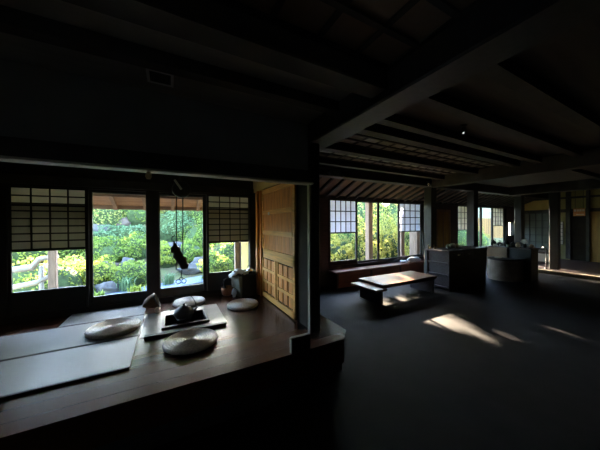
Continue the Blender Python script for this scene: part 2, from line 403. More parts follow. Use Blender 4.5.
sash(r2,5.80,6.86,.47,2.08,WB+.068,.07,.03,.06,1.26,4,4,'paperb')
r3=struct('window_3')
MB().box(8.62,12.15,WB-.005,WB+.095,.5,.55).box(8.62,12.15,WB-.005,WB+.095,2.06,2.1).box(8.62,8.68,WB-.005,WB+.095,.55,2.06).box(12.1,12.15,WB-.005,WB+.095,.55,2.06).build('window_frame','frame',r3)
sash(r3,8.66,9.40,.55,2.08,WB+.03,.05,.03,.06,1.25,4,3)
sash(r3,9.36,10.28,.55,2.08,WB+.068,.06,.04,.05)
sash(r3,10.20,11.1,.55,2.08,WB+.030,.08,.04,.05)
sash(r3,11.06,12.12,.55,2.08,WB+.068,.10,.03,.06,1.38,4,4)
r4=struct('window_4')
f=MB(); frame(f,12.25,12.95,.9,1.52,WB,WB+.09,.05,.04,.05); f.box(12.66,12.72,WB,WB+.09,.95,1.48); f.build('window_frame','frame',r4)
MB().box(12.28,12.92,WB+.03,WB+.033,.93,1.49).build('glass_pane','glass',r4)

r7=struct('added_fill_window')  # unseen papered window added behind the camera for soft fill daylight
f=MB(); 
for a,b,c,d in ((-1.8,0,.9,.96),(-1.8,0,1.84,1.9),(-1.8,-1.74,.96,1.84),(-.06,0,.96,1.84),(-.93,-.87,.96,1.84)): f.box(-3.14,-3.06,a,b,c,d)
f.build('window_frame','frame',r7)
MB().box(-3.10,-3.098,-1.74,-.06,.96,1.84).build('shoji_paper','paper',r7)
l=MB()
for k in range(1,8):
    if k!=4: l.box(-3.097,-3.085,-1.74+.21*k-.006,-1.74+.21*k+.006,.96,1.84)
for k in range(1,5): l.box(-3.097,-3.084,-1.74,-.06,.96+.176*k-.006,.96+.176*k+.006)
l.build('shoji_lattice','frame',r7)
# built-in window seat
ws=thing('window_seat','long chestnut window seat built in below the wide four-sash window','window seat',(5.1,4.55,0))
MB().box(3.3,6.55,4.47,WB-.005,.345,.385,.006).build('seat_board','seat',ws)
MB().box(3.36,6.5,4.52,4.55,0,.345).build('front_panel','seat',ws)
for x in (3.36,4.4,5.45,6.46): MB().box(x,x+.05,4.505,4.525,0,.345).build('front_post','counter',ws)

# ------------------------------------------------------------------ sliding cedar door in the alcove's right wall
d=struct('door_1'); X0,X1=1.235,1.265; ya,yb=2.44,3.53
f=MB().box(X0,X1,ya,ya+.05,FZ+.01,2.0,.003).box(X0,X1,yb-.05,yb,FZ+.01,2.0,.003)
f.box(X0,X1,ya,yb,FZ+.01,FZ+.09,.003).box(X0,X1,ya,yb,1.0,1.13,.003).box(X0,X1,ya,yb,1.93,2.0,.003)
for z in (1.37,1.66): f.box(X0-.008,X0+.012,ya+.05,yb-.05,z-.03,z+.03,.003)
f.build('door_frame','doorr',d)
n=9
for i in range(n):
    y=ya+.05+(yb-ya-.1)*i/n; y2=ya+.05+(yb-ya-.1)*(i+1)/n
    MB().box(X0+.010,X1-.006,y+.002,y2-.002,1.13,1.93,.002).build('plank','door',d)
MB().box(X0+.02,X1-.004,ya+.05,yb-.05,FZ+.09,1.0).build('back_panel','doord',d)
mid=(ya+yb)/2
MB().box(X0,X1-.003,mid+.02,mid+.055,FZ+.09,1.0).box(X0,X1-.003,mid-.055,mid-.02,FZ+.09,1.0).build('middle_stile','doorr',d)
for (s0,s1) in ((ya+.05,mid-.055),(mid+.055,yb-.05)):
    z0=FZ+.09; H=(1.0-z0)/3
    for j in range(3):
        for i in range(3):
            w_=(s1-s0)/3; a=s0+w_*i+.016; b=s0+w_*(i+1)-.016
            MB().box(X0+.008,X0+.021,a,b,z0+H*j+.018,z0+H*(j+1)-.018,.003).build('lower_panel','door',d)
    for j in (1,2): MB().box(X0,X0+.02,s0,s1,z0+H*j-.02,z0+H*j+.02,.002).build('rail','doorr',d)
MB().box(X0-.012,X0,mid+.20,mid+.26,1.62,1.66,.003).build('hasp','cream',d)
S(MB().box(1.27,1.30,2.19,3.55,FZ,2.02),'door_2','doord')                        # dark leaf behind it
S(MB().box(1.19,1.255,3.62,3.70,FZ,2.0,.006).box(1.215,1.25,3.53,3.57,FZ,2.0),'trim_28','door')
S(MB().box(1.15,1.25,3.86,WA,FZ,2.0,.006),'trim_29','beam')
# brown door on the far stretch of the window wall
d3=struct('door_3')
f=MB(); frame(f,7.42,8.18,.02,1.92,WB-.05,WB-.002,.08,.08,.1); f.build('door_frame','board',d3)
MB().box(7.5,8.1,WB-.03,WB-.004,.12,1.84).build('door_panel','owood',d3)
MB().box(7.78,7.82,WB-.04,WB-.03,.12,1.84).build('muntin','board',d3)

# ------------------------------------------------------------------ tatami mats
def mat_thing(x0,x1,y0,y1,label):
    t=thing('tatami_mat',label,'tatami mat',((x0+x1)/2,(y0+y1)/2,FZ),'tatami mats in the alcove')
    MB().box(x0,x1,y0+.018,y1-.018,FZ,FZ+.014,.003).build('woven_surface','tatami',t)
    for a,b in ((y0+.001,y0+.018),(y1-.018,y1-.001)): MB().box(x0,x1,a,b,FZ,FZ+.0145,.002).build('border','heri',t)
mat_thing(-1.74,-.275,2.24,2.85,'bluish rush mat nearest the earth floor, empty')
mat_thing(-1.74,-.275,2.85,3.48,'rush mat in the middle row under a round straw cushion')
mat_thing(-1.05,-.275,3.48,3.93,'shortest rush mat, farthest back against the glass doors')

# ------------------------------------------------------------------ straw cushions
def cushion(x,y,r,label,z=FZ,rot=0):
    prof=[(.02,0),(r*.93,0),(r*.985,.010),(r,.024)]
    k=11
    for i in range(k*3+1):
        rr=r*.97*(1-i/(k*3)); prof.append((max(rr,.004),.044-.006*(abs((i%3)-1.0))+ .004*math.cos(rr/r*2)))
    o=MB().lathe(prof,(0,0,0),40).build('straw_cushion','straw')
    o.location=(x,y,z); o.rotation_euler=(0,0,rot)
    return tag(o,label,'cushion','round straw cushions around the hearth')
cushion(.17,2.47,.235,'grey round straw cushion nearest the viewer, in front of the hearth')
cushion(-.51,3.13,.235,'round straw cushion lying on the middle rush mat',FZ+.0145,1)
cushion(.86,3.24,.205,'round straw cushion alone on the red brown boards near the cedar door',FZ,2)
cushion(.235,3.72,.21,'round straw cushion behind the hearth by the glass doors',FZ,3)

# ------------------------------------------------------------------ sunken hearth
h=thing('hearth','square sunken hearth with pale board surround and grey ash','hearth',(.155,3.1,FZ))
sx0,sx1,sy0,sy1=-.26,.56,2.80,3.5
MB().box(sx0,hx0,sy0,sy1,FZ,FZ+.004).build('surround_board','hwood',h)
MB().box(hx1,sx1,sy0,sy1,FZ,FZ+.004).build('surround_board','hwood',h)
MB().box(hx0,hx1,sy0,hy0,FZ,FZ+.004).build('surround_board','hwood',h)
MB().box(hx0,hx1,hy1,sy1,FZ,FZ+.004).build('surround_board','hwood',h)
t=.03
MB().box(hx0-t,hx0,hy0-t,hy1+t,.2,FZ+.028,.004).box(hx1,hx1+t,hy0-t,hy1+t,.2,FZ+.028,.004).box(hx0,hx1,hy0-t,hy0,.2,FZ+.028,.004).box(hx0,hx1,hy1,hy1+t,.2,FZ+.028,.004).build('rim','counter',h)
a=MB(); N=14; o_=0
for j in range(N+1):
    for i in range(N+1):
        a.v.append((hx0+(hx1-hx0)*i/N,hy0+(hy1-hy0)*j/N,.30+random.uniform(0,.02)))
for j in range(N):
    for i in range(N): a.f.append([j*(N+1)+i,j*(N+1)+i+1,(j+1)*(N+1)+i+1,(j+1)*(N+1)+i]); a.sm.append(True)
a.build('ash_bed','ash',h)
# long black timber bar lying in front of the hearth
o=MB().bar((-.22,2.765,FZ+.013),(.54,2.725,FZ+.013),.045,.026).build('timber_bar','black'); rebase(o,(.16,2.745,FZ))
tag(o,'long thin black bar lying on the boards in front of the hearth','bar')
# kettle over the ash on a trivet
kt=thing('trivet','black iron three-legged trivet standing in the hearth ash under the kettle','trivet',(.14,3.1,.31))
MB().tube([(.14+.07*math.cos(2*PI*i/20),3.1+.07*math.sin(2*PI*i/20),.415) for i in range(21)],.006,6).build('ring','iron',kt)
for i in range(3):
    q=2*PI*i/3+.4; MB().tube([(.14+.07*math.cos(q),3.1+.07*math.sin(q),.415),(.14+.09*math.cos(q),3.1+.09*math.sin(q),.306)],.006,6).build('leg','iron',kt)
k=thing('iron_kettle','squat black iron kettle with a thin arched handle over the hearth ash','kettle',(.14,3.1,.421))
MB().lathe([(.05,0),(.085,.012),(.105,.05),(.10,.09),(.075,.115),(.05,.122),(.048,.128)],(.14,3.1,.421),28).build('body','iron',k)
MB().lathe([(.05,.128),(.042,.138),(.012,.143),(.011,.155),(.016,.163),(.004,.168)],(.14,3.1,.421),20).build('lid','iron',k)
MB().tube([(.23,3.1,.48),(.265,3.1,.50),(.285,3.1,.53)],[.018,.013,.009],10).build('spout','iron',k)
MB().tube([(.14+.135*math.cos(PI*i/16),3.1+.02,.50+.19*math.sin(PI*i/16)) for i in range(17)],.004,6).build('handle','iron',k)
# hanging pot hook
j=thing('hearth_hanger','dark pot hook hanging over the hearth with twisted wooden lever and scroll iron','hanger',(.11,3.1,2.5))
MB().tube([(.11,3.1,2.5),(.11,3.1,1.9)],.012,8).build('hanging_rod','bronze',j)
T=Matrix.Rotation(PI/2,3,'X')
MB().lathe([(.03,-.03),(.088,-.028),(.097,0),(.088,.028),(.03,.03)],(.125,3.1,1.895),28,T).build('round_block','post',j)
MB().bar((.055,3.055,1.995),(.125,3.055,1.89),.012,.022).build('peg','cream',j)
for x in (.075,.14): MB().tube([(x,3.1,1.84),(x-.005,3.1,1.30),(x-.01,3.1,.98)],.006,6).build('rod','bronze',j)
fz=[(.04,1.31),(.052,1.27),(.05,1.235),(.06,1.21),(.075,1.18),(.083,1.14),(.10,1.11),(.125,1.085),(.135,1.05),(.15,1.02),(.155,.985)]
MB().tube([(x,3.1,z) for x,z in fz],[.008,.016,.044,.054,.040,.056,.042,.056,.042,.050,.034],12).build('wooden_lever','bronze',j)
MB().tube([(.04,3.1,1.31),(.02,3.1,1.33),(.03,3.1,1.36),(.06,3.1,1.37)],.006,6).build('lever_hook','bronze',j)
MB().tube([(.125,3.1,1.0),(.115,3.1,.88)],.005,6).build('lower_rod','iron',j)
sc=MB()
for s in (-1,1):
    sc.tube([(.115+s*(.028+.024*math.cos(q)),3.1,.845+.024*math.sin(q)) for q in [PI*i/8 for i in range(-8,7)]],.005,6)
sc.tube([(.115+.018*math.cos(2*PI*i/14),3.1,.875+.018*math.sin(2*PI*i/14)) for i in range(15)],.005,6)
sc.build('scroll_iron','iron',j)

# tipped basket
T=Matrix.Rotation(math.radians(68),3,'Y')@Matrix.Rotation(.2,3,'Z')
b=thing('woven_basket','brown woven basket tipped over on its side beside the hearth','basket',(-.2,3.58,FZ))
MB().lathe([(.012,0),(.05,.03),(.08,.09),(.09,.16),(.082,.165),(.07,.10),(.04,.05),(.01,.04)],(-.30,3.58,FZ+.083),22,T).build('body','basket',b)
MB().tube([Vector((-.30,3.58,FZ+.083))+T@Vector((.088*math.cos(2*PI*i/20),.088*math.sin(2*PI*i/20),.162)) for i in range(21)],.009,7).build('rim','counter',b)
o=MB().lathe([(.018,0),(.028,.01),(.032,.05),(.022,.06)],(-.135,3.52,FZ),16).build('tea_cup','cream'); rebase(o,(-.135,3.52,FZ)); tag(o,'small pale cup standing in front of the tipped basket mouth','cup')

# ------------------------------------------------------------------ black chest by the cedar door with things on it
c=thing('tea_chest','low black chest with left side coloured as catching light standing before the cedar door','chest',(1.05,3.72,FZ))
MB().box(.955,1.17,3.62,3.85,FZ,.715,.006).build('body','black',c)
MB().quadbox([(.93,3.62,FZ),(.953,3.62,FZ),(.953,3.85,FZ),(.86,3.85,FZ),(.90,3.62,.715),(.953,3.62,.715),(.953,3.85,.715),(.83,3.85,.715)]).build('side_panel','greyp',c)  # left face paler, the light falling on it put into the colour
MB().box(.90,1.18,3.61,3.86,.715,.728,.003).build('top','black',c)
cl=MB()
for i in range(13):
    for jx in range(9):
        u=i/12; v=jx/8
        cl.v.append((.80+.24*u,3.66+.18*v,.745+.05*math.sin(u*PI)*math.sin(v*PI)+.012*math.sin(u*17+v*9)+(.0 if u>.3 else -.05*(.3-u)/.3)))
for i in range(12):
    for jx in range(8): cl.f.append([i*9+jx,(i+1)*9+jx,(i+1)*9+jx+1,i*9+jx+1]); cl.sm.append(True)
o=cl.build('folded_cloth','white'); rebase(o,(.92,3.75,.728)); tag(o,'crumpled pale blue cloth on the left of the black chest','cloth')
md=o.modifiers.new('thick','SOLIDIFY'); md.thickness=.012; md.offset=1
t=thing('tea_kettle','small grey kettle with arched handle on the right of the black chest','kettle',(1.11,3.76,.728))
MB().lathe([(.035,0),(.052,.02),(.05,.045),(.028,.062),(.01,.07),(.006,.08)],(1.11,3.76,.728),20).build('body','chrome',t)
MB().tube([(1.11+.045*math.cos(PI*i/12),3.76,.775+.075*math.sin(PI*i/12)) for i in range(13)],.004,6).build('handle','iron',t)
MB().tube([(1.155,3.76,.75),(1.175,3.76,.785)],[.009,.006],8).build('spout','chrome',t)
for (x,y,m,l) in ((1.0,3.645,'cream','little cream cup at the front edge of the black chest'),(1.05,3.69,'cream','cream cup between cloth and kettle on the black chest'),(1.15,3.66,'iron','dark cup at the right front corner of the black chest')):
    o=MB().lathe([(.014,0),(.022,.008),(.026,.045),(.023,.045),(.018,.012)],(x,y,.728),16).build('tea_cup',m); rebase(o,(x,y,.728)); tag(o,l,'cup','cups on the black chest')
# charcoal pot with tongs
p=thing('charcoal_pot','low copper pot on the boards below the right-hand window','pot',(.78,3.86,FZ))
MB().lathe([(.05,0),(.08,.02),(.09,.08),(.095,.13),(.085,.13),(.075,.04),(.01,.03)],(.78,3.84,FZ),24).build('bowl','copper',p)
MB().tube([(.78+.09*math.cos(PI*i/12),3.84,FZ+.12+.14*math.sin(PI*i/12)) for i in range(13)],.005,6).build('handle','iron',p)
o=MB().lathe([(.02,0),(.022,.10),(.012,.13),(.008,.20),(.014,.205),(.012,.22)],(.735,3.84,FZ+.030),14).build('bottle','iron'); rebase(o,(.735,3.84,FZ+.03)); tag(o,'slim dark bottle standing in the copper pot','bottle')
o=MB().blob((.85,3.70,FZ+.06),(.035,.03,.06),5,.3).build('paper_bundle','white'); rebase(o,(.85,3.70,FZ)); tag(o,'small white crumpled bundle between copper pot and black chest','bundle')

# low dark board at the floor's edge by the post
o=MB().box(.905,1.085,1.845,1.87,FZ,.525,.003).build('low_board','black')
rebase(o,(1.0,1.86,FZ))
bd=tag(o,'low upright black board at the edge of the raised floor by the corner post','board')
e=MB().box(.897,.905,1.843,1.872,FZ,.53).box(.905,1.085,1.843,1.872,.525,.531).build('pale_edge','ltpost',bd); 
MB().tube([(-.13,2.09,1.884),(-.13,2.09,1.85),(-.13,2.09,1.83)],[.012,.022,.012],12).build('wooden_knob','tan',lintel)

# ceiling vent
v=thing('ceiling_vent','small square metal vent in the dark ceiling above the alcove','vent',(-.045,1.91,2.5))
x0,x1,y0,y1=-.125,.035,1.83,2.0; z=2.49
MB().box(x0,x1,y0,y0+.018,z,2.5).box(x0,x1,y1-.018,y1,z,2.5).box(x0,x0+.018,y0+.018,y1-.018,z,2.5).box(x1-.018,x1,y0+.018,y1-.018,z,2.5).build('frame','ventm',v)
MB().box(x0+.018,x1-.018,y0+.018,y1-.018,2.496,2.4995).build('backing','black',v)
g=MB()
for i in range(6): y=y0+.03+i*.022; g.box(x0+.018,x1-.018,y,y+.006,2.491,2.495)
g.build('grille','iron',v)

# ------------------------------------------------------------------ long low table with projecting lower bench board
b=thing('low_table','long low red brown table on the earth floor before the window seat','table',(4.2,3.55,0))
MB().box(3.42,5.03,3.20,3.86,.315,.365,.006).build('tabletop','table',b)
MB().box(3.46,4.99,3.24,3.82,.285,.315).build('apron','counter',b)
MB().box(3.17,3.455,3.13,3.80,.276,.314,.005).build('bench_board','seat',b)
for x in (3.40,4.93): MB().box(x,x+.06,3.24,3.80,0,.276 if x<4 else .285,.004).build('leg_panel','counter',b)
# white cloth on the seat end
o=MB().blob((6.15,4.62,.455),(.26,.12,.07),9,.18,20,10).build('white_cushion','white'); rebase(o,(6.15,4.62,.385)); tag(o,'white crumpled cushion at the right end of the window seat','cushion')
o=MB().blob((5.75,4.64,.42),(.10,.09,.035),12,.18,16,8).build('white_cushion','white'); rebase(o,(5.75,4.64,.385)); tag(o,'smaller pale folded cloth left of the white cushion on the window seat','cloth')

# ------------------------------------------------------------------ display counter with open left shelves
c=thing('display_counter','dark wooden display counter with thin shelf lines on its left end, beyond the low table','counter',(6.2,3.4,0))
MB().box(5.32,6.92,3.12,3.70,.845,.88,.005).build('top','counter',c)
MB().box(5.36,6.9,3.15,3.17,.0,.845).build('front_panel','counter',c)
MB().box(6.86,6.9,3.17,3.66,0,.845).build('end_panel','counter',c)
MB().box(5.40,5.43,3.17,3.66,0,.845).build('partition','counter',c)
MB().box(5.36,6.9,3.66,3.68,.0,.845).build('back_panel','counter',c)
for z in (.05,.32,.58): MB().box(5.34,5.40,3.17,3.66,z,z+.03,.003).build('shelf','counter',c)
for i in range(3):
    x=5.5+i*.44; dr=MB().box(x,x+.40,3.135,3.15,.73,.82,.003).build('drawer','counter',c)
    MB().box(x+.12,x+.21,3.12,3.135,.77,.785).build('handle','chrome',dr)
def rb(o,loc,label,cat,group=None): rebase(o,loc); return tag(o,label,cat,group)
def pot(x,y,z,h,r,m,label,cat='pot',name='pot',group=None):
    o=MB().lathe([(r*.55,0),(r*.9,h*.2),(r,h*.5),(r*.75,h*.78),(r*.5,h*.86),(r*.6,h),(r*.45,h),(r*.4,h*.85)],(x,y,z),18).build(name,m)
    return rb(o,(x,y,z),label,cat,group)
G='small goods on the display counter'
for k,(x,y,m,l) in enumerate(((5.40,3.62,'tan','leftmost tan carved figure on the display counter'),(5.50,3.55,'tan','tan carved figure beside the leftmost one on the display counter'))):
    o=MB().blob((x,y,.905),(.05,.03,.025),k+3,.3).tube([(x-.03,y,.91),(x-.06,y,.96),(x-.05,y,.985)],[.014,.011,.006],7).build('carved_figure',m); rb(o,(x,y,.88),l,'figure',G)
for k,(x,y,r,m,l) in enumerate(((5.92,3.50,.055,'cream','white bowl at the left of the white group on the display counter'),(6.03,3.44,.06,'cream','largest white piece in the middle of the display counter'),(6.12,3.54,.05,'white','bluish white piece right of the largest on the display counter'),(6.22,3.46,.04,'tan','small tan piece right of the white group on the display counter'))):
    pot(x,y,.88,.10+.02*(k==1),r,m,l,'pottery','pottery_jar',G)
o=MB().lathe([(.06,0),(.10,.03),(.11,.045),(.10,.045),(.05,.01)],(6.42,3.5,.88),18).build('dish','cream'); rb(o,(6.42,3.5,.88),'shallow pale dish at the right end of the display counter','dish',G)

# ------------------------------------------------------------------ clay stove and stone-dark counters behind
s=thing('clay_stove','rounded clay cooking stove with flat dark top beyond the display counter','stove',(7.6,3.45,0))
poly=[]
cx,cy,r=7.78,3.14,.34
for i in range(17):
    q=math.radians(90+180*i/16); poly.append((cx+r*math.cos(q),cy+r*math.sin(q)))
poly+= [(7.97,cy-r),(7.97,cy+r)]
MB().prism(poly,0,.52).build('body','clay',s)
poly2=[(cx+(x-cx)*(1.06 if x<7.97 else 1),cy+(y-cy)*1.06) for x,y in poly]
MB().prism(poly2,.52,.55).build('top_slab','counter',s)
MB().box(7.93,7.97,3.14,3.60,.55,.82).build('back_board','board',s)
MB().box(7.93,7.97,3.50,3.60,0,.55).build('back_board','board',s)
o=MB().lathe([(.04,0),(.075,.01),(.08,.02),(.06,.02),(.03,.008)],(7.66,3.22,.55),16).build('dish','cream'); rb(o,(7.66,3.22,.55),'small cream dish on top of the clay stove','dish')
cc=thing('dark_counter','tall black counter behind and right of the clay stove','counter',(8.2,3.1,0))
MB().box(8.0,8.42,2.66,3.62,0,.80,.005).build('body','frame',cc)
MB().box(7.98,8.45,2.63,3.65,.80,.83,.005).build('top','counter',cc)
G='kettles and vases along the black counter'
for (y,h,r,m,l) in ((3.55,.20,.07,'iron','leftmost dark kettle on the black counter'),(3.40,.16,.07,'iron','second dark kettle from the left on the black counter'),(3.25,.22,.065,'black','tall black vase between two dark kettles on the black counter'),(3.10,.17,.07,'iron','squat dark kettle right of the tall vase on the black counter')):
    o=MB().lathe([(r*.6,0),(r,h*.25),(r*.95,h*.5),(r*.5,h*.7),(r*.2,h*.75),(r*.22,h*.85),(.004,h*.88)],(8.2,y,.83),18).build('kettle' if 'kettle' in l[:26] or 'squat' in l else 'vase',m); rb(o,(8.2,y,.83),l,'kettle' if o.name.startswith('kettle') else 'vase',G)
    if o.name.startswith('kettle'): MB().tube([(8.2,y+r*.85*math.cos(PI*i/10),.83+h*.5+h*.5*math.sin(PI*i/10)) for i in range(11)],.006,6).build('handle','iron',o)
for k,(y,l) in enumerate(((3.48,'small cream cup left of the second kettle on the black counter'),(3.33,'small cream cup in front of the tall black vase'),(3.17,'small cream cup left of the squat kettle'))):
    o=MB().lathe([(.02,0),(.03,.01),(.034,.06),(.028,.06),(.02,.015)],(8.07,y,.83),14).build('tea_cup','cream'); rb(o,(8.07,y,.83),l,'cup','cups on the black counter')
for (x,y,z,h,m,l) in ((8.15,2.98,.83,.13,'tan','tan jar left of the white bloom on the black counter'),(8.2,2.72,.83,.10,'board','brown jar at the right end of the black counter')):
    pot(x,y,z,h,.055,m,l,'jar','jar')
fl=thing('flower_vase','dark vase with a white bloom on the black counter','vase',(8.2,2.86,.83))
MB().lathe([(.03,0),(.045,.05),(.028,.10),(.03,.115)],(8.2,2.86,.83),16).build('vase','iron',fl)
MB().blob((8.2,2.86,.99),(.06,.07,.05),21,.4).build('bloom','cream',fl)

# ------------------------------------------------------------------ far platform, wall details
S(MB().box(9.68,13,-3.2,3.7,.0,.10),'floor','counter')
S(MB().box(9.60,9.68,-3.2,3.7,.0,.105,.004),'trim_30','ltpost')  # sunlight along the platform edge put into this pale colour
f=thing('low_cabinet','low pale-fronted cabinet standing on the far platform','cabinet',(11.2,3.3,.10))
MB().box(11.0,11.4,3.05,3.62,.10,.50,.005).build('body','counter',f)
MB().box(10.985,11.0,3.10,3.58,.18,.44,.003).build('front_panel','cream',f)
pl=thing('metal_post','slim bright metal post with hooked top on the far platform','post',(9.85,2.94,.10))
MB().lathe([(.05,0),(.05,.015),(.02,.02)],(9.85,2.94,.10),16).build('foot','chrome',pl)
MB().tube([(9.85,2.94,.11),(9.85,2.94,.68),(9.85,2.95,.74),(9.85,2.98,.76),(9.85,3.02,.74)],.014,10).build('stem','chrome',pl)
S(MB().box(12.93,13.0,-3.2,4.7,1.85,1.97).box(12.93,13.0,-3.2,4.7,2.35,2.42).box(12.9,13.0,3.66,3.78,.14,2.6).box(12.9,13,3.2,3.32,.14,2.6).box(12.9,13,2.74,2.82,.1,2.6).box(12.9,13,4.55,4.7,.14,2.6),'trim_31','beam')
S(MB().box(12.97,13.0,3.78,4.55,1.97,2.35),'wall_right','yplast')
S(MB().box(12.98,13.0,2.82,3.22,.1,1.85),'door_4','doord')
S(MB().box(12.98,13.0,1.2,2.74,.1,1.85),'door_5','owood')
wd=struct('window_5')
fr=MB(); 
for y in (3.78,3.97,4.16,4.35,4.53): fr.box(12.94,12.965,y,y+.02,.14,1.85)
for z in (.14,.42,.7,.98,1.26,1.54,1.83): fr.box(12.945,12.963,3.78,4.55,z,z+.015)
fr.build('shoji_lattice','frame',wd); MB().box(12.97,12.99,3.78,4.55,.14,1.85).build('shoji_paper','greyp',wd)
wd=struct('window_6')
fr=MB(); frame(fr,0,1,0,1,0,1,.1,.1,.1); fr=MB()
for z in (.65,.8,.95,1.1,1.25,1.4,1.5): fr.box(12.94,12.965,3.40,3.60,z,z+.012)
fr.box(12.94,12.965,3.39,3.405,.65,1.512).box(12.94,12.965,3.59,3.605,.65,1.512).build('shoji_lattice','frame',wd); MB().box(12.97,12.99,3.40,3.60,.65,1.51).build('shoji_paper','cream',wd)
sg=thing('hanging_sign','small orange sign with pale lettering hung over the dark far doorway','sign',(12.6,2.9,1.98))
MB().box(12.585,12.60,2.77,3.05,1.70,1.96,.003).build('board','signo',sg)
yy=3.03
for wd_ in (.075,.03,.03,.045,.035,.04):
    MB().box(12.582,12.586,yy-wd_*.7,yy,1.86,1.935).build('letter','signw',sg); yy-=wd_*.86+.006
MB().box(12.582,12.586,2.80,2.98,1.745,1.765).build('text_line','signw',sg)
MB().box(12.588,12.598,3.0,3.01,1.96,2.62).build('hanger','iron',sg)
MB().box(12.588,12.598,2.81,2.82,1.96,2.62).build('hanger','iron',sg)

# ------------------------------------------------------------------ ceiling lamps
def spot(x,y,z,dx,dy,label,emissive=False):
    s=thing('spotlight',label,'spotlight',(x,y,z),'small spotlights on the timbers')
    MB().lathe([(.035,-.012),(.035,0)],(x,y,z),16).build('base','iron',s)
    e=Vector((x+dx*.08,y+dy*.08,z-.09)); MB().tube([(x,y,z-.012),(x,y,z-.05)],.006,6).build('arm','iron',s)
    dd=Vector((dx,dy,-.8)).normalized(); p=Vector((x,y,z-.05))
    MB().tube([p-dd*.02,p+dd*.08],[.026,.034],14).build('lamp_head','chrome',s)
    if emissive: MB().tube([p+dd*.079,p+dd*.083],[.009,.009],10).build('bulb','bulb',s)
spot(3.01,1.6,2.62,-.8,-.4,'small bright spotlight on the dark ceiling between two joists',True)
spot(2.30,3.77,2.52,-.5,-.6,'leftmost of three small spotlights on the long beam above the window seat')
spot(2.62,3.77,2.52,-.5,-.6,'middle of three small spotlights on the long beam above the window seat')
spot(2.95,3.77,2.52,-.5,-.6,'rightmost of three small spotlights on the long beam above the window seat')
spot(5.5,3.74,2.50,.4,-.7,'small spotlight at the head of the post beside the low table')
tag(MB().box(2.2,3.1,3.74,3.785,2.52,2.545).build('lamp_track','iron'),'dark lamp track along the long beam carrying three spotlights','track')

# ------------------------------------------------------------------ outside: eaves, garden
def eave(n,x0,x1,y0,z0,y1,z1,step):
    e=MB(); e.quadbox([(x0,y0,z0),(x1,y0,z0),(x1,y1,z1),(x0,y1,z1),(x0,y0,z0+.03),(x1,y0,z0+.03),(x1,y1,z1+.03),(x0,y1,z1+.03)]); S(e,f'trim_{n}','eave')
    r=MB(); x=x0+.1
    while x<x1: r.bar((x,y0,z0-.03),(x,y1,z1-.03),.05,.06); x+=step
    r.box(x0,x1,y1-.04,y1,z1-.05,z1+.05); r.box(x0,x1,y0+(y1-y0)*.5-.03,y0+(y1-y0)*.5+.03,(z0+z1)/2-.085,(z0+z1)/2-.03)
    S(r,f'trim_{n+1}','eaver')
eave(32,-3.4,1.2,WA+.1,2.20,5.05,1.80,.42)
eave(34,1.25,13.3,WB+.1,2.72,5.85,2.42,.5)
S(MB().box(-3.4,1.2,WA+.08,WA+.2,2.0,2.8),'wall_back','plaster')
def terr(x,y):
    z=-.08
    if y>8: z+=(min(y,11)-8)*.27
    if y>11: z+=(min(y,13.5)-11)*.75
    return z+.05*math.sin(x*1.7+y)*min(1,max(0,(y-7)/2))
g=MB(); NX,NY=60,44
for jy in range(NY+1):
    for ix in range(NX+1):
        x=-12+36*ix/NX; y=4.0+16*jy/NY; g.v.append((x,y,terr(x,y)))
for jy in range(NY):
    for ix in range(NX): o=jy*(NX+1)+ix; g.f.append([o,o+1,o+NX+2,o+NX+1]); g.sm.append(True)
S(g,'ground','soil')
S(MB().prism([(-3.4,6.2),(-1.6,6.1),(1.2,7.2),(4.2,7.6),(4.4,8.0),(1,7.95),(-.4,7.3),(-2,6.9),(-3.4,6.9)],-.08,-.055),'path','gravel')

